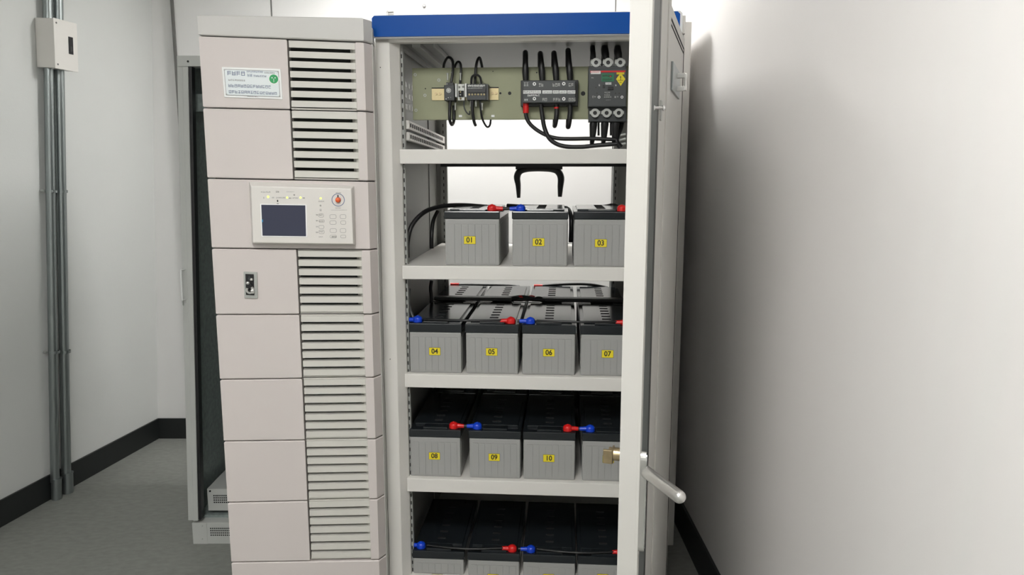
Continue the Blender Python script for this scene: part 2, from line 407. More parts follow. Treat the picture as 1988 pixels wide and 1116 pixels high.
for (x, y, wd, h) in [(646.5, 420.5, .018, .0115), (666, 420.5, .0165, .0115), (646.5, 432, .018, .010), (666.5, 432, .0145, .010), (647, 447.5, .018, .0115), (666, 447.5, .0165, .0115), (647, 459, .018, .008), (666.5, 459, .0145, .008),
        (623.5, 418, .014, .010), (624.5, 429, .0145, .008), (624, 440.5, .0145, .009), (624.3, 450, .0145, .011)]:
    p = Fp(x, y); g = G(); outline(g, p.x, p.z, wd, h, 'grey_ink'); g.box(p.x - wd / 2 + .001, p.x + wd / 2 - .001, fv - .0003, fv + .001, p.z - h / 2 + .001, p.z + h / 2 - .001, 'bezel')
    g.obj('key', disp, label='membrane key with grey outline')
g = G()
for (x, y, cw, h, n, m, sd) in [(507, 374, .0044, .0034, 6, 'grey_ink', 21), (536, 373.5, .0048, .0042, 2, 'ink', 22), (556, 373, .0028, .0016, 8, 'grey_ink', 23),
        (511.5, 385.5, .003, .005, 1, 'grey_ink', 24), (528, 384.5, .0034, .003, 2, 'grey_ink', 25), (536, 385, .0038, .0034, 7, 'grey_ink', 26), (561, 385.5, .0036, .003, 2, 'ink', 27),
        (568, 385.3, .004, .003, 4, 'grey_ink', 28), (588, 385.5, .003, .003, 2, 'ink', 29), (618.5, 391.8, .0042, .003, 4, 'grey_ink', 30), (652, 375, .003, .0026, 5, 'grey_ink', 31),
        (651.5, 404.5, .0038, .0022, 4, 'grey_ink', 32), (643, 408, .0032, .001, 14, 'grey_ink', 33), (613.5, 418, .003, .003, 2, 'ink', 34), (613.5, 429.5, .003, .003, 2, 'ink', 35), (613.5, 441, .003, .003, 2, 'grey_ink', 36), (613.5, 452, .0034, .0034, 2, 'grey_ink', 37), (619, 460.5, .003, .0022, 4, 'grey_ink', 38), (620, 418.5, .0032, .004, 3, 'ink', 39), (620, 430.5, .003, .003, 4, 'ink', 40), (644, 461, .0034, .004, 4, 'ink', 41), (570, 379.5, .005, .004, 1, 'ink', 42), (621, 400.5, .005, .004, 1, 'ink', 43), (621, 409.5, .006, .0055, 1, 'grey_ink', 44), (620.5, 451, .0034, .0044, 3, 'grey_ink', 45)]:
    p = Fp(x, y); g.glyphs(p.x, p.z, cw, h, n, fv, m, sd)
p = Fp(539, 390); g.box(p.x - .0016, p.x + .0016, fv - .0006, fv, p.z - .003, p.z + .003, 'ink'); g.box(p.x - .003, p.x + .003, fv - .0006, fv, p.z - .0085, p.z - .007, 'ink')
g.obj('printed_symbols', disp)
# lock on row 4
lq = [U(473.5, 527), U(499.5, 528), U(501, 579), U(475, 578)]
g = G(); g.quadp(lq, -0.004, 0, 'lug', 0.001)
lk = g.obj('lock_plate', ups, label='small grey lock plate with recessed latch')
g = G(); g.quadp(sub(lq, .13, .76, .08, .88), -0.0046, -0.003, 'dark', .0004); g.obj('recess', lk)
g = G(); c = lerpq(lq, .45, .33)
g.ball((c.x - .004, -.011, c.z - .006), .0055, 'chrome'); g.ball((c.x + .006, -.008, c.z + .004), .0045, 'steel'); g.cyl((c.x, -.003, c.z + .008), (c.x + .001, -.009, c.z + .006), .006, 'device2', 14)
c = lerpq(lq, .48, .66)
g.ring((c.x, -.004, c.z - .001), (0, -1, 0), .006, .0115, .008, 'steel', 20); g.box(c.x + .002, c.x + .0115, -.013, -.004, c.z - .012, c.z, 'steel', .002); g.cyl((c.x - .002, -.004, c.z + .012), (c.x - .002, -.013, c.z + .012), .0085, 'black', 16)
g.obj('latch', lk, label='chrome latch in a dark recess')

# ---------------- battery cabinet ----------------
Bf = Frame(-0.4055, 2.28, 0, -4.0); A = Bf.at
bc = thing('battery_cabinet', 'open off-white battery cabinet with blue header, four shelves and door swung wide', 'battery cabinet', Bf.M)
BW = 0.905; zt = A(900, 28, -0.03).z; zb = A(900, 69, -0.03).z; BD = 0.84
u1 = A(757, 110).x; u2 = A(778, 290, 0.03).x; u3 = A(786, 400, 0.05).x
g = G()
g.box(0, u1, 0, 0.05, 0, zb, 'cab', 0.003)
g.loft([(u1 - .004, .004, 0), (u1, .002, 0), (u2 + .002, .036, 0), (u2 + .002, .05, 0), (u1 - .004, .05, 0)], [(u1 - .004, .004, zb), (u1, .002, zb), (u2 + .002, .036, zb), (u2 + .002, .05, zb), (u1 - .004, .05, zb)], 'cab'); g.obj('front_post', bc)
g = G(); g.box(BW - u1, BW, 0, 0.05, 0, zb, 'cab', 0.003); g.box(BW - u2, BW - u1 + .002, 0.022, 0.05, 0, zb, 'cab', 0.002); g.obj('front_post', bc)
def slotted(ua, ub, v, z0, z1, m='cab_in', pitch=0.0265):
    g = G(); g.box(ua, ub, v, v + 0.02, z0, z1, m, 0.001); z = z0 + 0.02; c = (ua + ub) / 2
    while z < z1 - 0.02: g.box(c - .0018, c + .0018, v - .0006, v + .001, z, z + .012, 'dark'); z += pitch
    return g.obj('slotted_upright', bc, label='slotted upright strip')
slotted(u2, u3 + .004, 0.05, 0.06, zb - .01); slotted(BW - u3 - .004, BW - u2, 0.05, 0.06, zb - .01)
# rear posts
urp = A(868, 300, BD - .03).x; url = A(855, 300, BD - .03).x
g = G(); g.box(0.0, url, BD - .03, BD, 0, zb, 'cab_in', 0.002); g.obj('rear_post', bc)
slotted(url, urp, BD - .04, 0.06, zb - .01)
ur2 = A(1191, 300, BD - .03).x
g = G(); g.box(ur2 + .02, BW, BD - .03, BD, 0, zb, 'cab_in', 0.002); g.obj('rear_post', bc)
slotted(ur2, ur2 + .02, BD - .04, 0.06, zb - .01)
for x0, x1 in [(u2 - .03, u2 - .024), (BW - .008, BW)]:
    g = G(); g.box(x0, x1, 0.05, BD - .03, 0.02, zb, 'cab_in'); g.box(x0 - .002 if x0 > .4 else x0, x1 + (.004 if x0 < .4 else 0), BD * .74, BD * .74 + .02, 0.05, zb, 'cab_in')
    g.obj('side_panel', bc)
g = G(); g.box(0.0, BW, -0.005, BD, zb + .002, zt - .006, 'cab', 0.002); g.box(0.0, BW, 0.01, BD, zb - .002, zb + .002, 'cab_roof_shade')
g.obj('roof', bc)
g = G(); g.box(0, BW, BD, BD + .004, 0.02, A(790, 724.5, .03).z - .01, 'cab_in'); g.obj('added_back_panel', bc)  # unseen panel, added to block the back light and keep lower shelves dark
for (ua, ub) in [(u2 + .035, u2 + .06), (u2 - .01, u2 + .004), (u2 + .10, u2 + .106)]:
    g = G(); g.box(ua, ub, 0.06, BD - .04, zb - .016, zb - .002, 'cab_in', .001); g.obj('roof_rail', bc)
g = G(); g.box(0.0, BW, 0.0, 0.03, zb - .012, zb, 'cab', .002); g.obj('top_rail', bc)
hu = A(722, 50, -.03).x
g = G()
def hdr(u0, u1_, z0, z1, v0, v1, m, c=0.007):
    S = [(u0 + c, z0), (u1_ - c, z0), (u1_, z0 + c), (u1_, z1 - c), (u1_ - c, z1), (u0 + c, z1), (u0, z1 - c), (u0, z0 + c)]
    g.loft([(p[0], v0, p[1]) for p in S], [(p[0], v1, p[1]) for p in S], m)
hdr(hu, BW - .02, zb, zt, -0.03, -0.0, 'blue')
g.obj('header', bc, label='glossy blue header board')
g = G(); hdr(hu - .002, BW - .012, zb - .003, zt + .003, -.024, 0.006, 'white'); g.obj('header_trim', bc)
for (x, y) in [(738.5, 131), (757.5, 697), (745, 420)]:
    if y == 420: continue
    p = A(x, y); g = G(); g.ring((p.x, .0, p.z), (0, -1, 0), .0024, .0036, .0012, 'cab', 16); g.cyl((p.x, .0, p.z), (p.x, -.001, p.z), .0015, 'dark', 10); g.obj('screw', bc)
p = A(760, 26, .10)
g = G(); g.box(p.x - .012, p.x + .012, .08, .12, zt - .008, zt + .004, 'steel', .001); g.box(p.x - .012, p.x - .008, .09, .115, zt, zt + .04, 'steel', .001); g.cyl((p.x - .014, .10, zt + .03), (p.x + .008, .10, zt + .03), .009, 'steel', 14)
g.obj('lifting_lug', bc, label='small steel lifting lug on the roof')
# shelves: (y of lip top at left, at right, y lip bottom left)
SH = []
for (yl_, yb_, xL_) in [(290, 318, 779), (515, 541, 785), (724.5, 750, 790), (926, 951.5, 792)]:
    a = A(xL_, yl_, .03).z; b = A(xL_, yb_, .03).z; SH.append((a, b))
SH.append((SH[3][0] - .345, SH[3][1] - .345))
SH = [(a, b) for a, b in SH]
for i, (a, b) in enumerate(SH):
    g = G(); g.box(u2 - .002, BW - u2 + .002, .020, .032, b, a, 'cab', 0.0025); g.box(u2 - .002, BW - u2 + .002, .03, BD - .05 if i else BD - .05, a - .004, a, 'cab', 0)
    g.box(u2, BW - u2, BD - .07, BD - .05, b + .006, a, 'cab_in')
    if i == 0: g.box(u2, BW - u2, BD - .075, BD - .068, b - .003, b + .012, 'black')
    g.obj('shelf', bc)
g = G(); g.box(0, BW, 0.004, .03, 0, .1, 'cab', .002); g.obj('kick_plate', bc)
# slotted side rails of the top compartment
for (ya, yb2) in [(233, 250), (256, 272)]:
    za = A(785, ya, .07).z; zbm = A(785, yb2, .07).z
    g = G(); uu = u2 + .004
    g.hexa([(uu, .08, zbm), (uu + .012, .08, zbm), (uu + .012, BD - .06, zbm - .018), (uu, BD - .06, zbm - .018), (uu, .08, za), (uu + .012, .08, za), (uu + .012, BD - .06, za - .018), (uu, BD - .06, za - .018)], 'cab', .001)
    v = .10
    while v < BD - .1: zz_ = (za + zbm) / 2 - .018 * (v - .08) / (BD - .14); g.box(uu + .0115, uu + .0126, v, v + .02, zz_ - .006, zz_ + .006, 'dark'); v += .032
    g.obj('slotted_rail', bc)
g = G(); pz = A(790, 178, .10).z; g.box(u2 - .0245, u2 - .0235, .11, .37, pz - .045, pz + .055, 'cab_in')
for k in range(5):
    for j in range(3): g.box(u2 - .0245, u2 - .0225, .12 + .05 * k, .145 + .05 * k, pz - .04 + .035 * j, pz - .025 + .035 * j, 'lug')
g.obj('perforated_strip', bc)
# mounting plate
PV = 0.16; pq = [A(800, 133, PV), A(1222, 134, PV), A(1222, 233, PV), A(804, 232, PV)]
g = G(); g.box(pq[0].x, BW - u2, PV, PV + .003, pq[3].z, pq[0].z, 'olive', .001); g.box(pq[0].x, BW - u2, PV, PV + .02, pq[3].z - .001, pq[3].z + .002, 'olive'); g.box(pq[0].x, BW - u2, PV, PV + .02, pq[0].z - .002, pq[0].z + .001, 'olive')
for (x, y, r) in [(826, 172, 1.2), (971.5, 181, 2), (989.5, 181, 3.2), (1132, 181.5, 4.2), (1042, 141, 1.3), (957, 138.5, 1)]:
    p = A(x, y, PV); g.cyl((p.x, PV - .0006, p.z), (p.x, PV + .001, p.z), r / 600, 'dark', 14)
for (x, y) in [(806, 145), (807.5, 214), (852, 155.5), (825, 185)]:
    p = A(x, y, PV); g.ring((p.x, PV, p.z), (0, -1, 0), .0028, .0048, .0015, 'lug', 14)
for (x, y) in [(894, 225), (957, 225)]:
    p = A(x, y, PV); g.box(p.x - .005, p.x + .005, PV - .002, PV, p.z - .004, p.z + .003, 'white')
g.obj('mounting_plate', bc, label='olive green metal mounting plate')

# ---------------- door of the battery cabinet ----------------
hx, hy = 0.5006, 2.225; fx, fy = 0.2502, 1.38
DL = math.hypot(hx - fx, hy - fy)
Df = Frame(fx, fy, 0, math.degrees(math.atan2(hy - fy, hx - fx))); Dp = Df.at
dz1 = 1.920; dz0 = 0.08; DT = 0.040
ud = lambda px, y=550: Dp(px, y).x
g = G()
ub_ = ud(1256)
g.box(0, 0.012, 0.003, DT, dz0, dz1, 'door', .003)
g.box(0, ub_ * .8, 0.0, .006, dz0, dz1, 'door', .001)
g.box(0.0, DL, DT - .003, DT, dz0, dz1, 'door')
g.box(0.0, DL, .01, DT, dz1 - .004, dz1, 'door'); g.box(0.0, DL, .01, DT, dz0, dz0 + .004, 'door')
Mdoor = Bf.I @ Df.M
door = g.obj('door', bc, Mdoor, label='open cabinet door seen nearly edge-on, white edge towards the room')
g = G(); g.box(ub_ * .8, ud(1268), 0.0008, .012, dz0, dz1, 'glassdark'); g.obj('glazing_strip', door, label='dark grey glossy strip beside the door edge')
g = G(); g.box(ud(1267), ud(1269.5), 0.0004, .012, dz0, dz1, 'black'); g.obj('gasket', door)
g = G(); a0, a1, a2 = ud(1269.5), ud(1281), ud(1285)
g.box(a0, a1, -0.0, .02, dz0, dz1, 'door', .002); g.box(a1, a2, -.003, .02, dz0, dz1, 'door', .0015)
g.box(a2, DL, 0.002, .02, dz0, dz1, 'door', .002); g.obj('outer_panel', door)
# grooves under the top edge
g = G(); zz = dz1 - .03
g.box(a2 + .02, DL - .03, 0.0005, .003, zz - .004, zz, 'dark'); g.box(a2 + .02, DL - .03, 0.0005, .003, zz - .016, zz - .013, 'dark'); g.box(DL - .033, DL - .03, 0.0005, .003, dz0 + .05, zz, 'dark'); g.box(DL - .033, DL - .03, .0005, .003, zz - .016, zz, 'dark')
g.obj('groove', door, label='dark groove around the recessed panel')
# bow handle
h0, h1 = ud(1304, 150), ud(1318.5, 150); hz1 = Dp(1304, 117).z; hz0 = Dp(1305, 177).z
g = G(); g.box(h0, h1, -.003, .002, hz0, hz1, 'galv', .001)
bh = g.obj('bow_handle', door, label='steel bow handle high on the outer panel')
g = G(); cu = (h0 + h1) / 2 + .02
for z in (hz1 - .017, hz0 + .017): g.box(cu - .006, cu + .006, -.022, 0, z - .006, z + .006, 'steel', .001)
g.box(cu - .005, cu + .005, -.0265, -.02, hz0 + .011, hz1 - .011, 'steel', .002); g.obj('grip', bh)
# swing handle
hp1 = Dp(1247, 868).z; hp0 = Dp(1245, 1045).z
g = G(); c = .011
S = []
for k in range(13): a = math.pi * k / 12; S.append((c + .010 * math.cos(a), hp1 - .02 + .02 * math.sin(a)))
for k in range(13): a = math.pi + math.pi * k / 12; S.append((c + .010 * math.cos(a), hp0 + .012 + .012 * math.sin(a)))
g.loft([(p[0], -.011, p[1]) for p in S], [(p[0], .001, p[1]) for p in S], 'steel')
S2 = [(c + (p[0] - c) * .6, (hp1 + hp0) / 2 + (p[1] - (hp1 + hp0) / 2) * .94) for p in S]
g.loft([(p[0], -.0125, p[1]) for p in S2], [(p[0], -.01, p[1]) for p in S2], 'chrome')
sh = g.obj('swing_handle', door, label='long steel handle escutcheon with lever swung out')
g = G(); p0 = Vector((.012, -.010, Dp(1247, 903).z)); p1 = Dp(1318.5, 964, -.082)
g.cyl(p0, p1, .0122, 'steel', 20); g.ball(p1, .0122, 'steel', 1, 1, 1, 20); g.ball(p0, .0122, 'steel'); g.obj('lever', sh, label='round brushed steel lever')
# cam lock on the inner side
cz = Dp(1200, 896, DT).z
g = G(); g.cyl((.018, DT - .003, cz), (.018, DT + .024, cz), .013, 'brass', 20); g.box(.004, .030, DT + .014, DT + .018, cz - .016, cz + .014, 'brass', .002); g.box(.004, .010, DT + .014, DT + .034, cz - .017, cz + .012, 'brass', .002)
g.obj('cam_lock', door, label='brass-coloured cam lock on the inner face')
g = G(); p = Dp(1278, 212)
g.box(a0 + .01, a0 + .03, -.004, .002, p.z - .02, p.z + .02, 'lug', .002); g.ball((a0 + .018, -.006, p.z + .005), .006, 'chrome'); g.ball((ub_ + .05, .004, p.z - .003), .006, 'chrome'); g.cyl((ub_ + .05, .004, p.z - .003), (a0 + .018, -.006, p.z + .005), .003, 'chrome')
g.obj('catch', door, label='small chrome catch')

# ---------------- batteries ----------------
BL = 0.40; _cache = {}
def bat_meshes(Wd, Hg, Hc):
    k = (round(Wd, 3), round(Hg, 3))
    if k in _cache: return _cache[k]
    g = G(); g.box(-Wd / 2 + .002, Wd / 2 - .002, .002, BL - .002, 0, Hg, 'case', .004)
    n = 7; x0 = -Wd / 2 + .012; x1 = Wd / 2 - .012; st = (x1 - x0) / n
    for i in range(n): g.box(x0 + i * st + .0011, x0 + (i + 1) * st - .0011, .0003, .003, .006, Hg - .016, 'case', .0003)
    n = 14; st = (BL - .03) / n
    for sx in (-1, 1):
        for i in range(n):
            a, b = sorted((sx * (Wd / 2 - .003), sx * (Wd / 2 - .0008)))
            g.box(a, b, .015 + i * st + .001, .015 + (i + 1) * st - .001, .006, Hg - .016, 'case', .0003)
    case = g.mesh('case')
    g = G(); g.box(-Wd / 2, Wd / 2, 0, BL, Hg, Hg + Hc, 'lid', .003)
    g.box(-Wd / 2 + .012, Wd / 2 - .012, .045, BL - .045, Hg + Hc - .002, Hg + Hc + .006, 'lid', .002)
    g.box(-Wd / 2 + .045, Wd / 2 - .045, .010, .047, Hg + Hc - .002, Hg + Hc + .005, 'lid', .002)
    g.box(-Wd / 2 + .045, Wd / 2 - .045, BL - .047, BL - .010, Hg + Hc - .002, Hg + Hc + .005, 'lid', .002)
    for k in range(6): g.box(-.014, .014, .075 + k * .047, .085 + k * .047, Hg + Hc + .0055, Hg + Hc + .0072, 'dark', .0004)
    lid = g.mesh('lid'); vent = None
    _cache[k if False else (round(Wd, 3), round(Hg, 3))] = (case, lid, vent); return case, lid, vent
def part(me, name, par, loc=(0, 0, 0)):
    o = bpy.data.objects.new(name, me); C.objects.link(o); o.parent = par; o.location = loc; return o
def cap_mesh(m, d):
    g = G(); g.ball((0, 0, .007), .0150, m, 1, 1, .72, 18); g.cyl((0, 0, -.002), (0, 0, .006), .0150, m, 18, .0150)
    g.cyl((0, 0, .005), (.034 * d, 0, .004), .0085, m, 12, .0065); g.cyl((0, 0, .014), (0, 0, .0185), .0045, m, 10, .003)
    return g.mesh('terminal_cap')
CAPS = {(c, d): cap_mesh(c, d) for c in ('red', 'bluecap') for d in (-1, 1)}
g = G(); g.box(-.0185, .0185, -.0008, 0, -.0125, .0125, 'ink', 0); g.box(-.0178, .0178, -.0012, -.0004, -.0118, .0118, 'yellow', 0); LBL = g.mesh('number_label')
BV = 0.040
ROWS = [  # shelf index, y at which measured, list of (xleft, width px, number, caps, label box centre), y of grey top
    (1, 480, [(863, 107, '01', 'R', (912, 466)), (993, 110, '02', 'L', (1045.5, 470)), (1113, 110, '03', 'R', (1166.5, 472))], (512, 425, 410)),
    (2, 690, [(793.5, 103.5, '04', 'L', (844, 682)), (903, 104, '05', 'R', (954.5, 683)), (1013, 104, '06', 'L', (1065.5, 684.5)), (1127, 104, '07', 'R', (1179.5, 687))], (724, 645, 628)),
    (3, 890, [(794.5, 101, '08', 'R', (843.5, 885)), (910, 101, '09', 'L', (959.5, 887.5)), (1015, 102, '10', 'R', (1065.5, 889.5)), (1130, 102, '11', 'L', (1181, 891))], (926, 849, 834)),
    (4, 1100, [(800, 102, '12', 'L', (849, 1121)), (907, 102, '13', 'R', (957, 1121)), (1015, 102, '14', 'L', (1065, 1121)), (1122, 102, '15', 'R', (1170, 1121))], (1160, 1085, 1070))]
WORD = {1: 'upper', 2: 'second', 3: 'third', 4: 'lowest'}
BAT = {}
for (si, ym, items, (yb0, yg, yc)) in ROWS:
    z0 = SH[si][0]
    xL0 = items[0][0] + 50
    if si < 4:
        Hg = A(xL0, yg, BV).z - z0; Hc = A(xL0, yc, BV).z - z0 - Hg
    else:
        Hc = A(xL0, yc, BV).z - A(xL0, yg, BV).z; Hg = A(xL0, yg, BV).z - z0
    Wd = sum(A(x + wp, ym, BV).x - A(x, ym, BV).x for x, wp, *_ in items) / len(items)
    case, lid, vent = bat_meshes(Wd, Hg, Hc)
    for (x, wp, num, side, lc) in items:
        uc = A(x + wp / 2, ym, BV).x
        rowname = 'batteries on the %s battery shelf' % WORD[si]
        b = thing('battery', 'grey battery with black lid and yellow number %s label, %s battery shelf' % (num, WORD[si]), 'battery', Bf.M @ Matrix.Translation((uc, BV, z0)), 'numbered batteries facing the room')
        part(case, 'case', b); part(lid, 'lid', b)
        lp = A(lc[0], lc[1], BV)
        nl = part(LBL, 'number_label', b, (lp.x - uc, .0006, lp.z - z0)); nl['label'] = 'yellow label printed %s' % num
        text('numerals', num, .0225, 'ink', nl, (0, -.0014, 0), sx=.95)
        cx = (Wd / 2 - .026) * (1 if side == 'R' else -1)
        d = 1 if side == 'R' else -1
        if si in (2, 4): d = -1
        cm = CAPS[('red' if side == 'R' else 'bluecap', d)]
        tc = part(cm, 'terminal_cap', b, (cx, .022, Hg + Hc + .003)); tc['label'] = 'red terminal cap' if side == 'R' else 'blue terminal cap'
        BAT[num] = (uc, cx, z0 + Hg + Hc, Wd)
        if si in (2, 3):
            nth = int(num)
            b2 = thing('battery', 'black-lidded battery directly behind battery %s on the %s battery shelf' % (num, WORD[si]), 'battery', Bf.M @ Matrix.Translation((uc, BV + BL + .012, z0)), 'rear row of batteries')
            part(case, 'case', b2); part(lid, 'lid', b2)
def cable(name, pts, r, lab, m='black', cat='cable', group=None, extra=None, sub=6):
    g = G(); g.tube(pts, r, m, sub=sub)
    if extra: extra(g)
    return solo(g, name, lab, cat, Bf.M, group)
# links across the battery rows
def top(num, dx=0, dz=.012, v=None): uc, cx, z, Wd = BAT[num]; return Vector((uc + cx + dx, BV + .022 if v is None else v, z + dz))
def link(a, b, sag, lab, dz=.006, r=.0035, vv=-.012):
    p, q = top(a), top(b)
    p = p + Vector((.02, 0, 0)); q = q - Vector((.02, 0, 0)); n = 6; pts = []
    for i in range(n + 1):
        t = i / n; k = p.lerp(q, t); k.z -= 0.0 + sag * 0; k.y += vv * math.sin(math.pi * t) * 1.6; k.z = max(p.z, q.z) - .003 + .002 * math.sin(math.pi * t); pts.append(k)
    return cable('battery_cable', pts, r, lab, group='links between batteries')
link('04', '05', .01, 'thin black cable from blue cap of battery 04 to battery 05')
link('06', '07', .01, 'thin black cable from blue cap of battery 06 to battery 07')
link('12', '13', .01, 'thin black cable from blue cap on lowest shelf, left pair')
link('14', '15', .01, 'thin black cable from blue cap on lowest shelf, right pair')
def short(a, b, lab):
    p, q = top(a, .02, .0075), top(b, -.02, .0075); return cable('battery_cable', [p, p.lerp(q, .5), q], .005, lab, group='links between batteries')
for a, b, lab in [('01', '02', 'short black link joining the red cap of 01 to the blue cap of 02'), ('05', '06', 'short dark link joining caps of 05 and 06'), ('13', '14', 'short dark link joining two caps on the lowest shelf'),
                  ('08', '09', 'short link joining the red cap of 08 to the blue cap of 09'), ('10', '11', 'short link joining the red cap of 10 to the blue cap of 11')]:
    short(a, b, lab)
def Av(x, y, v): return A(x, y, v)
zt1 = BAT['01'][2]
# shelf 1 cables
cable('battery_cable', [Av(791, 500, .10), Av(791, 470, .10), Av(800, 437, .12), Av(822, 413, .16), Av(850, 402, .22), Av(880, 398.5, .26), Av(915, 399, .30), Av(960, 403.5, .30), Av(975, 406.5, .12)], .0075, 'thick black cable arching up beside battery 01')
cable('battery_cable', [Av(838, 482, .40), Av(838, 460, .40), Av(841, 430, .42), Av(850, 410, .44)], .0075, 'black cable hanging straight down behind battery 01')
cable('battery_cable', [Av(985, 399, .38), Av(1010, 400.5, .36), Av(1050, 401.5, .36), Av(1090, 403, .34), Av(1103, 406, .30), Av(1108, 418, .22), Av(1109, 440, .20), Av(1108, 470, .20)], .0070, 'black cable lying over battery 02 and dropping beside it')
cable('battery_cable', [Av(1118, 401, .40), Av(1150, 402, .38), Av(1178, 399, .38), Av(1190, 397, .38), Av(1205, 402, .36)], .0045, 'thin black cable lying over battery 03')
# shelf 2 busbars and cables, between front and rear rows
zc = BAT['04'][2]; vb = BV + BL + .006
def bar(name, ua, ub, lab, grp=None):
    g = G(); g.box(ua, ub, vb - .022, vb + .022, zc + .006, zc + .020, 'black', .004); return solo(g, name, lab, 'cable', Bf.M, 'black insulated bars over the second shelf')
bar('insulated_busbar', BAT['04'][0] - .07, BAT['05'][0] + .035, 'flat black insulated bar lying across rear of batteries 04 and 05')
bar('insulated_busbar', BAT['06'][0] - .035, BAT['07'][0] + .08, 'flat black insulated bar lying across rear of batteries 06 and 07')
mid = (BAT['05'][0] + BAT['06'][0]) / 2
def ex(g):
    for (dx, m) in [(-.022, 'red'), (.016, 'red'), (-.04, 'black'), (.045, 'black')]: g.ball((mid + dx, vb + (.01 if m == 'red' else -.012), zc + .018), .011, m, 1.5, .8, .7)
    g.cyl((mid - .06, vb - .012, zc + .014), (mid + .07, vb - .018, zc + .014), .006, 'black')
cable('battery_cable', [(mid - .07, vb, zc + .014), (mid - .02, vb + .01, zc + .02), (mid + .03, vb - .008, zc + .016), (mid + .08, vb, zc + .014)], .006, 'tangle of black and red connectors between batteries 05 and 06', extra=ex)
vR = BV + 2 * BL - .01
def redend(x, y):
    def f(g): p = Av(x, y, vR); g.cyl(p - Vector((.018, 0, 0)), p + Vector((.018, 0, 0)), .008, 'red')
    return f
cable('battery_cable', [Av(1040, 556, vR), Av(1062, 554, vR), Av(1090, 552, vR), Av(1130, 551.5, vR), Av(1158, 554, vR), Av(1185, 561, vR), Av(1192, 572, vR)], [.0055] * 7, 'black cable arching over rear batteries behind 06 and 07', extra=redend(1045, 555.5))
cable('battery_cable', [Av(878, 553, vR), Av(905, 552.5, vR), Av(950, 553, vR), Av(990, 554, vR), Av(1010, 557, vR), Av(1020, 562, vR)], .0045, 'black cable lying over rear batteries behind 04 and 05', extra=redend(883, 552.5))
cable('battery_cable', [Av(838, 545, .42), Av(836, 560, .42), Av(838, 580, .42), Av(836, 600, .42)], .0065, 'black cable hanging at left of the second battery shelf')
cable('battery_cable', [Av(795, 560, .10), Av(793, 580, .09), Av(797, 602, .08), Av(803, 618, .07)], .0045, 'grey-black cable dropping to the blue cap of battery 04', m='device2')
# arch under the top shelf
g = G(); v0 = BD - .05
pts = [Av(1007, 384, v0), Av(1006, 360, v0), Av(1004, 343, v0), Av(1010, 332, v0), Av(1025, 328.5, v0), Av(1048, 328, v0), Av(1070, 329, v0), Av(1083, 333, v0), Av(1089, 345, v0), Av(1088, 362, v0), Av(1087, 382, v0)]
g.tube(pts, [.007, .011, .014, .014, .011, .010, .011, .014, .014, .012, .008], 'black', 12)
g.box(pts[2].x - .006, pts[8].x + .006, v0 - .01, v0 + .01, A(1040, 329, v0).z, SH[0][1] + .004, 'black', .002)
solo(g, 'arched_bracket', 'black arched bracket hanging below the top shelf at the rear', 'bracket', Bf.M)

# ---------------- electrical devices on the mounting plate ----------------
def dev(name, lab, cat, x, y):
    p = A(x, y, PV); return thing(name, lab, cat, Bf.M @ Matrix.Translation((p.x, PV, p.z))), p
def L(p, x, y, v): q = A(x, y, v); return Vector((q.x - p.x, q.y - PV, q.z - p.z))
def rect(g, p, x0, y0, x1, y1, v0, v1, m, bev=0):
    a = L(p, x0, y0, v0); b = L(p, x1, y1, v0); g.box(a.x, b.x, v0 - PV, v1 - PV, b.z, a.z, m, bev)
# din rail
t, p = dev('mounting_rail', 'brass-coloured metal rail fixed across the olive plate', 'rail', 903, 198)
g = G(); rect(g, p, 838, 172, 968, 194, PV - .004, PV - .001, 'gold', .0005); rect(g, p, 838, 170, 968, 172.5, PV - .002, PV, 'dark'); rect(g, p, 838, 191.5, 968, 194, PV - .002, PV, 'dark'); g.obj('rail', t)
g = G()
for (x, y) in [(846.5, 182), (854.5, 182), (956, 181), (963, 181)]: q = L(p, x, y, PV - .004); g.cyl((q.x, -.007, q.z), (q.x, -.003, q.z), .0042, 'brass', 12)
g.obj('rail_screw', t)
# contactor (left)
t, p = dev('relay', 'small black relay block at left end of the brass rail', 'relay', 874, 197)
g = G(); rect(g, p, 862, 165, 882, 195, PV - .055, PV - .002, 'device', .002); rect(g, p, 866, 160, 880, 166, PV - .045, PV - .01, 'black', .001); g.obj('housing', t)
g = G(); q = L(p, 871, 175.5, PV - .0555); g.cyl((q.x, q.y - .001, q.z), (q.x, q.y + .002, q.z), .0075, 'lug', 16); 
for k in range(8): a = k * .8; g.box(q.x + .005 * math.cos(a) - .001, q.x + .005 * math.cos(a) + .001, q.y - .0016, q.y, q.z + .005 * math.sin(a) - .001, q.z + .005 * math.sin(a) + .001, 'device')
g.obj('dial', t, label='grey dial')
g = G()
for (x, y) in [(866, 192), (870.5, 189.5), (875, 189), (868, 163)]: q = L(p, x, y, PV - .056); g.ball(q, .0016, 'white')
g.obj('screw', t)
# fuse section
t, p = dev('fuse_holder', 'pale fuse holder with white side plates between relay and terminal strip', 'fuse holder', 895, 196)
for x0 in (883.5, 902.5):
    g = G(); rect(g, p, x0, 162, x0 + 3.2, 188, PV - .05, PV - .004, 'white', .0006); g.obj('side_plate', t)
g = G(); rect(g, p, 888, 163, 902, 195, PV - .035, PV - .004, 'clear', .001)
rect(g, p, 890, 176, 900, 188, PV - .040, PV - .03, 'dark', .001); g.obj('body', t)
g = G()
for (x, y, m) in [(894, 178.5, 'gold'), (894, 184, 'lug'), (899, 168, 'lug'), (891.5, 168.5, 'lug'), (894, 191, 'brass')]: q = L(p, x, y, PV - .038); g.ball(q, .0032, m)
g.obj('terminal', t)
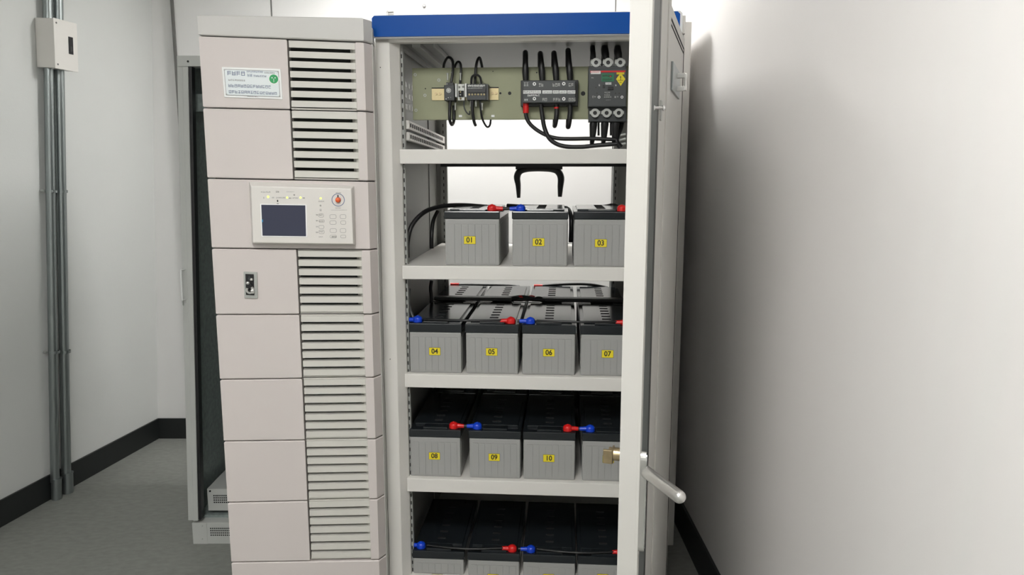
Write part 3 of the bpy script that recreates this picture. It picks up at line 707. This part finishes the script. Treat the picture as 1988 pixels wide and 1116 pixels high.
# terminal strip
t, p = dev('terminal_strip', 'black terminal strip with brass screws on right of the rail', 'terminal block', 926, 196)
g = G(); rect(g, p, 906, 163, 944, 194, PV - .045, PV - .004, 'device', .0015); rect(g, p, 944, 163, 948, 194, PV - .047, PV - .002, 'device2', .001); rect(g, p, 907, 172, 943, 180, PV - .047, PV - .04, 'black', .001); g.obj('housing', t)
g = G()
for k in range(6):
    q = L(p, 911 + k * 5.8, 183.5, PV - .045); g.ball(q, .0034, 'gold', 1, .6, 1); q = L(p, 911 + k * 5.8, 166, PV - .045); g.cyl((q.x, q.y - .001, q.z), (q.x, q.y + .002, q.z), .0026, 'lug', 10)
g.obj('terminal_screw', t)
q = L(p, 908, 168.5, PV - .045); g = G(); g.glyphs(q.x, q.z, .0062, .005, 8, q.y, 'white', 60); g.glyphs(q.x, q.z - .007, .0052, .004, 9, q.y, 'lug', 61); g.obj('marking', t)
# distribution block
t, p = dev('distribution_block', 'wide black power distribution block in middle of the olive plate', 'distribution block', 1067, 205)
g = G(); rect(g, p, 1011, 156, 1122, 206, PV - .03, PV - .002, 'black', .002); rect(g, p, 1015, 157, 1117, 199, PV - .055, PV - .028, 'device2', .002); g.obj('housing', t)
fv2 = PV - .0555
g = G()
for (x0, x1) in [(1015.5, 1050), (1053, 1072), (1073.5, 1085), (1086, 1100), (1101.5, 1117)]: rect(g, p, x0, 175.5, x1, 181.5, fv2 - .0008, fv2 + .001, 'white', 0)
g.obj('label_strip', t, label='white printed label strip')
g = G()
for (x, y, cw, h, n, m, sd) in [(1016, 180.5, .0058, .0062, 9, 'grey_ink', 70), (1055, 180.5, .0055, .0055, 5, 'grey_ink', 71), (1075, 180.5, .0055, .0055, 3, 'grey_ink', 72), (1088, 180.5, .0055, .0055, 3, 'grey_ink', 73), (1103, 180.5, .0055, .0055, 4, 'grey_ink', 74)]:
    q = L(p, x, y, fv2); g.glyphs(q.x, q.z, cw, h, n, q.y - .001, m, sd)
for (x, y, cw, h, n, m, sd) in [(1024, 187, .0055, .0055, 7, 'white', 75), (1017, 167, .008, .010, 2, 'lug', 76), (1046, 168, .008, .010, 2, 'lug', 77), (1073, 168, .008, .010, 3, 'lug', 78), (1104, 168, .008, .010, 2, 'lug', 79), (1018, 196, .006, .006, 2, 'white', 80), (1053, 196, .008, .009, 2, 'lug', 81), (1074, 196, .008, .009, 3, 'lug', 82), (1104, 196, .008, .009, 3, 'lug', 83)]:
    q = L(p, x, y, fv2); g.glyphs(q.x, q.z, cw, h, n, q.y, m, sd)
g.obj('marking', t)
for (x, y) in [(1037.5, 163), (1094.5, 162.5), (1037.5, 191.5), (1094.5, 192)]:
    q = L(p, x, y, fv2); g = G(); g.cyl((q.x, q.y - .002, q.z), (q.x, q.y + .001, q.z), .0052, 'white', 16); g.cyl((q.x, q.y - .003, q.z), (q.x, q.y - .0015, q.z), .0022, 'ink', 10); g.obj('screw_plug', t)
# moulded case breaker
t, p = dev('circuit_breaker', 'large dark grey three-pole circuit breaker with green label and yellow warning diamond', 'circuit breaker', 1181, 236)
g = G(); rect(g, p, 1143, 134, 1216, 207, PV - .075, PV - .002, 'device2', .003); rect(g, p, 1143, 128, 1216, 136, PV - .06, PV - .002, 'device', .002); rect(g, p, 1143, 206, 1216, 236, PV - .05, PV - .002, 'device', .002); g.obj('housing', t)
f3 = PV - .0755
g = G(); rect(g, p, 1146, 137.5, 1214, 140, f3 - .0006, f3 + .001, 'red', 0); g.obj('red_stripe', t, label='thin red stripe')
g = G(); rect(g, p, 1147, 138, 1166, 143.5, f3 - .0012, f3 + .001, 'white', 0); q = L(p, 1148, 141.5, f3); g.glyphs(q.x, q.z, .0042, .0035, 6, q.y - .0012, 'red', 90); g.obj('brand_label', t, label='small white and red printed label')
g = G(); rect(g, p, 1168, 142.5, 1192, 158, f3 - .0008, f3 + .001, 'dgreen', 0)
q = L(p, 1170, 149, f3); g.glyphs(q.x, q.z, .0075, .0055, 4, q.y - .0008, 'ink', 91); g.glyphs(q.x, q.z - .011, .0075, .0055, 4, q.y - .0008, 'ink', 92)
q = L(p, 1184, 148, f3); g.box(q.x, q.x + .004, q.y - .0014, q.y, q.z - .002, q.z + .001, 'red'); g.obj('green_label', t, label='green rating label')
g = G(); a = L(p, 1205, 141, f3); b = L(p, 1196, 153.5, f3); c_ = L(p, 1205, 167, f3); d = L(p, 1214, 153.5, f3)
g.loft([(a.x, f3 - PV - .001, a.z), (b.x, f3 - PV - .001, b.z), (c_.x, f3 - PV - .001, c_.z), (d.x, f3 - PV - .001, d.z)], [(a.x, f3 - PV, a.z), (b.x, f3 - PV, b.z), (c_.x, f3 - PV, c_.z), (d.x, f3 - PV, d.z)], 'yellow')
rect(g, p, 1197, 140.5, 1212, 144.5, f3 - .001, f3, 'yellow', 0); dia = g.obj('warning_diamond', t, label='yellow warning diamond')
text('exclamation_mark', '!', .016, 'ink', dia, (a.x, f3 - PV - .0016, (a.z + c_.z) / 2 + .003))
q = L(p, 1199.5, 156.8, f3); g = G(); g.glyphs(q.x, q.z, .0042, .0022, 4, q.y - .001, 'ink', 93); q = L(p, 1203, 161, f3); g.glyphs(q.x, q.z, .003, .003, 2, q.y - .001, 'ink', 94); g.obj('print', dia)
g = G(); rect(g, p, 1175.5, 160, 1187, 164, f3 - .0008, f3 + .001, 'white', 0)
for (x, y, cw, h, n, m, sd) in [(1177, 163, .004, .003, 4, 'ink', 95), (1173.5, 181, .006, .004, 3, 'lug', 96), (1173.5, 185.5, .006, .004, 3, 'lug', 97), (1172.5, 189.5, .006, .004, 4, 'lug', 98), (1148, 152, .004, .003, 2, 'lug', 99), (1162.5, 167, .005, .005, 1, 'white', 100), (1194.5, 167, .005, .005, 1, 'white', 101), (1150, 190, .006, .006, 1, 'lug', 102), (1154, 189, .005, .004, 1, 'lug', 103), (1193, 190, .006, .006, 1, 'lug', 104), (1198, 189, .005, .004, 1, 'lug', 105), (1176, 195, .004, .0025, 4, 'grey_ink', 106)]:
    q = L(p, x, y, f3); g.glyphs(q.x, q.z, cw, h, n, q.y - .0008, m, sd)
for (x, y) in [(1163, 188.5), (1207.5, 188.5)]: q = L(p, x, y, f3); g.ring(q, (0, -1, 0), .0022, .0042, .001, 'white', 14)
for (x, y) in [(1157, 170), (1159, 181), (1195, 181), (1202, 181)]: q = L(p, x, y, f3); g.cyl((q.x, q.y - .0008, q.z), (q.x, q.y + .0005, q.z), .0018, 'ink', 8)
g.obj('marking', t)
g = G(); rect(g, p, 1180, 168, 1191, 174, f3 - .004, f3 + .001, 'black', .001); rect(g, p, 1170, 165, 1174, 171, f3 - .002, f3 + .001, 'black', .0005); g.obj('toggle', t)
for (y, xs_) in [(122, (1157, 1180.5, 1204)), (219.5, (1155, 1177.5, 1201))]:
    for x in xs_:
        q = L(p, x, y, PV - .055); g = G(); rect(g, p, x - 10, y - 7, x + 10, y + 7, PV - .05, PV - .01, 'lug', .002)
        g.ring((q.x, q.y, q.z), (0, -1, 0), .0062, .0135, .008, 'lug', 20); g.cyl((q.x, q.y - .002, q.z), (q.x, q.y + .006, q.z), .0062, 'black', 16)
        for s_ in (-1, 1): g.box(q.x + s_ * .0135 - .003, q.x + s_ * .0135 + .003, q.y - .003, q.y + .02, q.z - .004, q.z + .006, 'lug', .001)
        g.obj('terminal_lug', t, label='round grey terminal lug')

# cables of the devices
def W_(name, lab, pts, r, m='black', extra=None, group='cables of the upper compartment'):
    return cable(name, [A(*q) for q in pts], r, lab, m, 'cable', group, extra)
def endred(x, y, v, m='red', h=.03, r=.0092):
    def f(g): q = A(x, y, v); g.cyl(q - Vector((0, 0, h / 2)), q + Vector((0, 0, h / 2)), r, m, 12)
    return f
# four loops over the distribution block, going back behind the plate
for (x0, x1, yt, lab, e) in [(1020, 1020, 102, 'first', None), (1052, 1049, 104, 'second', None), (1079, 1075.5, 103, 'third', endred(1078.5, 135, PV - .02, 'brass', .003, .0096)), (1106, 1103, 98, 'fourth', None)]:
    W_('power_cable', 'black cable looping up over the plate, %s from left above the distribution block' % lab, [(x0 + 1, 158, PV - .022), (x0, 140, PV - .022), ((x0 + x1) / 2, 120, PV - .02), (x1, yt + 3, PV - .002), (x1, yt + 2, PV + .025), (x1, yt + 22, PV + .04), (x1, 150, PV + .04)], [.0085, .0105, .0088, .0088, .0088, .0088, .0088], extra=e)
# tails below
W_('power_cable', 'black cable with red sleeve curving from the distribution block to the right', [(1021, 205, PV - .03), (1021, 222, PV - .03), (1027, 238, PV - .03), (1042, 252, PV - .03), (1062, 263, PV - .03), (1082, 268.5, PV - .03), (1110, 269.5, PV - .03), (1150, 269, PV - .03), (1195, 271, PV - .03)], .0062, extra=endred(1021, 210, PV - .03))
W_('power_cable', 'black cable crossing under the red-sleeved one and running low to the right', [(1050, 203, PV - .035), (1053, 225, PV - .035), (1057, 248, PV - .035), (1066, 268, PV - .035), (1080, 279, PV - .035), (1100, 284.5, PV - .035), (1130, 285, PV - .035), (1160, 282, PV - .035), (1198, 279, PV - .035)], .0068)
W_('power_cable', 'short black cable with red ring hooking back under the distribution block', [(1081, 203, PV - .03), (1081, 218, PV - .03), (1079, 235, PV - .028), (1077, 244, PV - .01), (1077, 240, PV + .02), (1078, 225, PV + .03)], .0075, extra=endred(1080.5, 209.5, PV - .03, 'red', .005, .0082))
W_('power_cable', 'short black cable hooking back at right end of the distribution block', [(1107, 203, PV - .03), (1107, 218, PV - .03), (1105, 236, PV - .028), (1103, 246, PV - .01), (1103, 241, PV + .02), (1104, 225, PV + .03)], .0080)
# breaker cables
for (x, yt, lab, rr) in [(1150.5, 84, 'left', .0085), (1174, 86, 'middle', .0125), (1199, 88, 'right', .0125)]:
    W_('power_cable', 'thick black cable rising from the %s top lug of the circuit breaker' % lab, [(x + 3, 117, PV - .03), (x + 1, 105, PV - .025), (x, yt + 10, PV - .01), (x, yt + 3, PV + .02), (x - 1, yt + 15, PV + .045), (x - 2, 140, PV + .05)], [rr * .75, rr, rr * .95, rr * .7, rr * .7, rr * .7])
for (x, lab) in [(1152, 'left'), (1174, 'middle'), (1195, 'right')]:
    W_('power_cable', 'thick black cable dropping from the %s bottom lug of the circuit breaker' % lab, [(x + 1, 228, PV - .03), (x, 242, PV - .03), (x - 1, 258, PV - .025), (x - 2, 270, PV - .02), (x - 3, 280, PV - .01)], [.010, .0125, .0105, .0085, .006])
for (x, lab) in [(1162, 'left'), (1186, 'right')]:
    W_('power_cable', 'thin black strap hanging between the breaker cables, %s one' % lab, [(x, 228, PV), (x, 245, PV), (x, 263, PV)], .0035)
W_('power_cable', 'bundle of black cables dropping beside the right upright', [(1208, 230, PV + .02), (1204, 250, PV + .0), (1196, 272, PV - .02), (1205, 286, PV - .02)], .009)
g = G()
for k in range(3): q = A(1207, 262 + k * 9, PV - .01); g.cyl(q - Vector((.012, 0, .003)), q + Vector((.012, 0, .003)), .004, 'lug')
solo(g, 'cable_bracket', 'small grey cable clamps at right of the upper compartment', 'bracket', Bf.M)
# relay and strip wires
W_('control_wire', 'black wire arching over the plate top above the relay, leftmost', [(861, 140, PV + .02), (862, 125, PV + .01), (868, 113, PV - .005), (874, 112, PV - .015), (879, 120, PV - .02), (879, 140, PV - .03), (876, 160, PV - .035)], .0042)
W_('control_wire', 'black wire arching into the fuse holder', [(882, 140, PV + .015), (884, 127, PV + .005), (889, 120, PV - .008), (894, 124, PV - .015), (895, 140, PV - .02), (893, 163, PV - .025)], .0038)
W_('control_wire', 'black wire arching into the terminal strip', [(937, 139, PV + .02), (935, 125, PV + .005), (931, 112, PV - .005), (926, 120, PV - .015), (923, 140, PV - .02), (922, 164, PV - .03)], .0042)
W_('control_wire', 'small black jumper wire arched over top of the terminal strip', [(915, 165, PV - .035), (916, 150, PV - .04), (924, 145, PV - .045), (932, 150, PV - .04), (935, 165, PV - .035)], .0034)
W_('control_wire', 'thick black wire looping below the relay', [(874, 194, PV - .045), (873, 215, PV - .045), (873, 232, PV - .045), (877, 242, PV - .03), (881, 234, PV - .01), (881, 205, PV - .005)], .0050)
W_('control_wire', 'thin grey wire hooked below the fuse holder', [(901, 194, PV - .03), (901, 207, PV - .03), (905, 217, PV - .03), (911, 222, PV - .03), (912, 216, PV - .01)], .0022, 'device2')
W_('control_wire', 'thick black wire dropping from the terminal strip', [(917, 193, PV - .035), (917, 212, PV - .035), (920, 234, PV - .03), (923, 243, PV - .01)], .0050)
W_('control_wire', 'thin black wire looping low at right of the terminal strip', [(932, 192, PV - .03), (933, 212, PV - .03), (937, 232, PV - .02), (945, 246, PV - .01), (951, 243, PV - .0), (953, 230, PV + .01)], .0032)
for (x, y, m) in [(869, 150, 0), (878, 148, 0), (894, 150, 0), (917, 158, 0), (933, 158, 0), (884, 208, 0), (914, 201, 0), (924, 201, 0), (936, 208, 0)]:
    q = A(x, y, PV - .03); g = G(); g.cyl(q - Vector((0, 0, .009)), q + Vector((0, 0, .009)), .0026, 'clear', 10); g.cyl(q + Vector((0, 0, .009)), q + Vector((0, 0, .013)), .0036, 'lug', 8)
    side = 'above' if y < 180 else 'below'
    solo(g, 'wire_ferrule', 'tiny silvery crimped wire end %s the rail devices' % side, 'wire end', Bf.M, 'wire ends %s the rail' % side)

# ---------------- left open cabinet ----------------
fl = floorpt(375, 1056)
Lf = Frame(fl.x, fl.y, 0, 0); LA = Lf.at
lc = thing('equipment_cabinet', 'open grey equipment cabinet with dark interior standing behind the power cabinet', 'cabinet', Lf.M)
kl = (LA(343, 108).x - LA(365, 1000).x) / (LA(343, 108).z - LA(365, 1000).z)
zl0 = LA(372, 1010).z; zl1 = LA(343, 108).z; ub0 = LA(365, 1000).x - kl * LA(365, 1000).z
LW, LD = .60, .62
def sheared(g): g.v = [(p[0] + kl * p[2] , p[1], p[2]) for p in g.v]; return g
g = G(); g.box(0, .062, 0, .05, 0, zl0 - .012, 'lcab', .002); g.box(.06, LW, .002, .05, 0, zl0 - .012, 'lcab', .002); g.box(0, LW, .05, LD, 0, zl0 - .012, 'lcab')
pb = g.obj('plinth', lc)
g = G(); zc0 = LA(420, 1034).z
for r in range(4):
    for k in range(34): g.box(.075 + k * .0085, .080 + k * .0085, .0008, .0022, zc0 - .014 + r * .010, zc0 - .009 + r * .010, 'dark')
g.obj('perforation', pb); 
g = G()
for (x, y) in [(393, 1021), (393, 1046)]: q = LA(x, y); g.cyl((q.x, -.002, q.z), (q.x, .003, q.z), .003, 'lug', 10)
g.obj('screw', pb)
SW = .044
g = sheared((lambda g: (g.box(ub0, ub0 + .022, .0, .05, zl0, zl1, 'lcab', .002), g.box(ub0 + .022, ub0 + SW, -.006, .04, zl0, zl1 - .04, 'lcab', .003), g)[-1])(G())); g.obj('front_frame', lc, label='light grey front stile')
g = G(); g.box(ub0 + .004, ub0 + LW, -.006, .05, zl1 - .04, zl1, 'lcab', .002); sheared(g); g.obj('top_rail', lc)
g = G(); g.cyl((ub0 + .045, -.0075, zl1 - .022), (ub0 + .045, 0, zl1 - .022), .004, 'dark', 12); sheared(g); g.obj('screw', lc)
g = G(); g.box(ub0 + SW - .004, ub0 + SW + .012, -.002, .03, zl0 + .005, zl1 - .04, 'black', .002); sheared(g); g.obj('gasket', lc)
g = G(); g.box(ub0, ub0 + .02, .05, LD, zl0, zl1, 'lcab_in'); g.box(ub0 + .02, ub0 + LW, LD - .02, LD, zl0, zl1, 'lcab_in'); g.box(ub0 + LW - .02, ub0 + LW, .05, LD, zl0, zl1, 'lcab_in'); g.box(ub0, ub0 + LW, .02, LD, zl1 - .02, zl1, 'lcab_in')
g.box(ub0, ub0 + LW, .05, LD, zl0 - .012, zl0 + .0, 'lcab_in'); sheared(g); sh_ = g.obj('shell', lc, label='dark speckled interior shell')
g = G(); bz0, bz1 = LA(400, 990, .06).z, LA(400, 948, .06).z
g.box(ub0 + .068, ub0 + LW - .03, .055, .06, bz0, bz1, 'lcab', .001)
pA_ = LA(400, 947, .06); 
g.hexa([(ub0 + .068, .06, bz1 - .004), (ub0 + LW - .03, .06, bz1 - .004), (ub0 + LW - .03, .45, bz1 - .004), (ub0 + .068, .45, bz1 - .004), (ub0 + .068, .06, bz1), (ub0 + LW - .03, .06, bz1), (ub0 + LW - .03, .45, bz1), (ub0 + .068, .45, bz1)], 'lcab')
ip = g.obj('base_tray', lc)
g = G(); q = LA(424, 969, .055)
for r in range(4):
    for k in range(20): g.box(q.x - .02 + k * .0085, q.x - .015 + k * .0085, .0535, .056, q.z - .016 + r * .010, q.z - .011 + r * .010, 'dark')
g.cyl((LA(408, 953, .055).x, .052, LA(408, 953, .055).z), (LA(408, 953, .055).x, .056, LA(408, 953, .055).z), .004, 'dark', 10)
g.obj('perforation', ip)
g = G(); a = LA(371.5, 182, .075); b = LA(395, 217, .075); g.box(a.x, a.x + .42, .075, .12, b.z, a.z, 'lcab_in', .003); g.obj('crossbar', lc, label='dark grey crossbar inside')
g = G(); q0, q1 = LA(351, 524, -.02), LA(354, 582, -.02); g.cyl(q0, q1, .0035, 'white', 12); g.cyl(q0, q0 + Vector((.008, .02, 0)), .003, 'white', 8); g.cyl(q1, q1 + Vector((.008, .02, 0)), .003, 'white', 8); g.cyl(q1 - Vector((-.001, 0, .004)), q1 + Vector((.002, 0, -.022)), .0032, 'lug', 10)
g.obj('handle', lc, label='slim white pull handle')

# ---------------- conduits and junction box on the left wall ----------------
def onwall(px, py, off):
    """point of the leaning left wall seen at a pixel, moved off the wall"""
    n = (lw(1, 0) - lw(0, 0)).cross(lw(0, 1) - lw(0, 0)).normalized()
    if n.x < 0: n = -n
    o = lw(0, 0) + n * off; d = ray(px, py)
    return CO + d * ((o - CO).dot(n) / d.dot(n)), n
def conduit(xb, yb, xt, lab, r):
    a, n = onwall(xb, yb, .034); b, _ = onwall(xt, 0, .034)
    d = (b - a).normalized(); b = a + d * ((CEIL - .001 - a.z) / d.z); a = a - d * (a.z / d.z)
    t = thing('conduit', lab, 'conduit', Matrix.Translation(a), 'conduits up the left wall')
    g = G(); g.cyl((0, 0, .085), b - a, r, 'galv', 24); g.obj('pipe', t)
    g = G(); g.cyl((0, 0, 0), d * .10, r + .003, 'galv', 24); g.cyl(d * .10, d * .104, r + .005, 'galv', 24); g.obj('coupling', t)
    return a, d
c1 = conduit(110, 960, 92.5, 'galvanised conduit pipe down the left wall, the left one', .0195)
c2 = conduit(131.5, 948, 112.5, 'galvanised conduit pipe down the left wall, nearer the corner', .0215)
for yy, nm in [(371, 'upper'), (681, 'lower')]:
    for (a, d), wh in [(c1, 'left'), (c2, 'right')]:
        o, n = onwall((93 if wh == 'left' else 112) + yy * .026, yy, .034)
        z = o.z; p = a + d * ((z - a.z) / d.z)
        g = G(); g.ring(p - d * .006, d, .0195 if wh == 'left' else .0215, .0245, .012, 'galv', 24)
        f = n.cross(d).normalized()
        for s_ in (-1, 1): 
            c0 = p + f * s_ * .026 - n * .02; g.cyl(c0 - n * .012, c0 + n * .004, .006, 'lug', 10)
        solo(g, 'pipe_clamp', 'metal pipe clamp around the %s conduit, %s pair' % (wh, nm), 'clamp', Matrix.Identity(4), 'pipe clamps')
# junction box
n = onwall(100, 100, 0)[1]; fdir = (lw(1, 0) - lw(0, 0)).normalized(); 
bt_, _ = onwall(69, 34, .006); bb_, _ = onwall(72, 130, .006)
# depth: near front vertical edge at px 109, far front edge at px 154
def solve_off(px, py, y0):
    lo = 0
    best = min(((abs(onwall(px, py, o)[0].y - y0), o) for o in [i / 500 for i in range(10, 160)]))
    return best[1]
BOXD = solve_off(110, 60, bt_.y)
ftn, _ = onwall(110, 34, BOXD); ftf, _ = onwall(154, 50, BOXD)
Ln = ftf.y - ftn.y
up = (lw(0, 1) - lw(0, 0))
org = bt_; zt_ = bt_.z; zb_ = bb_.z
X = n; Yv = fdir
Zv = X.cross(Yv).normalized()
if Zv.z < 0: Zv = -Zv
Mj = Matrix(((X.x, Yv.x, Zv.x, 0), (X.y, Yv.y, Zv.y, 0), (X.z, Yv.z, Zv.z, 0), (0, 0, 0, 1)))
jb0 = org - n * .006 - Zv * (zt_ - zb_)
jb = thing('junction_box', 'pale beige metal junction box on the left wall with small black window', 'junction box', Matrix.Translation(jb0) @ Mj)
H_ = zt_ - zb_; Ly = Ln / max(fdir.y, .1)
g = G(); g.box(0.002, BOXD - .004, 0, Ly, 0, H_, 'cab', .002); g.obj('housing', jb)
g = G(); g.box(BOXD - .004, BOXD, -.002, Ly + .002, -.002, H_ + .002, 'cab', .0015); cv = g.obj('cover', jb)
g = G(); g.box(BOXD, BOXD + .002, Ly * .60, Ly * .80, H_ * .34, H_ * .70, 'dark', .0008); g.box(BOXD, BOXD + .003, Ly * .65, Ly * .75, H_ * .40, H_ * .5, 'black', .0008); g.obj('window', cv, label='small black window')
for zz in (.08, .92):
    g = G(); g.cyl((BOXD - .001, Ly * .1, H_ * zz), (BOXD + .0015, Ly * .1, H_ * zz), .004, 'seam', 12); g.obj('screw', cv)

# ---------------- pale trunking between cabinet and right wall ----------------
Tf = Frame(0.60, 2.90, 0, 0); zt2 = W0.at(1333, 42, 2.9).z
u_r = W0.at(1338, 200, 2.9).x
g = G(); g.box(u_r - .07, u_r, 2.90, 3.85, 0, zt2, 'cab', .003); g.box(u_r - .066, u_r - .004, 2.897, 2.901, .02, zt2 - .02, 'cab', .001)
solo(g, 'side_cabinet', 'tall narrow pale metal cabinet squeezed between battery cabinet and right wall', 'cabinet', Matrix.Identity(4))
# bolt and hook on the back wall
q = W0.at(824, 12, YB - .02)
g = G(); g.cyl((q.x, YB - .034, q.z), (q.x, YB - .02, q.z), .009, 'seam', 14); g.cyl((q.x, YB - .038, q.z), (q.x, YB - .034, q.z), .005, 'steel', 10)
solo(g, 'wall_bolt', 'small dark bolt in the white back wall above the blue header', 'bolt', Matrix.Identity(4))
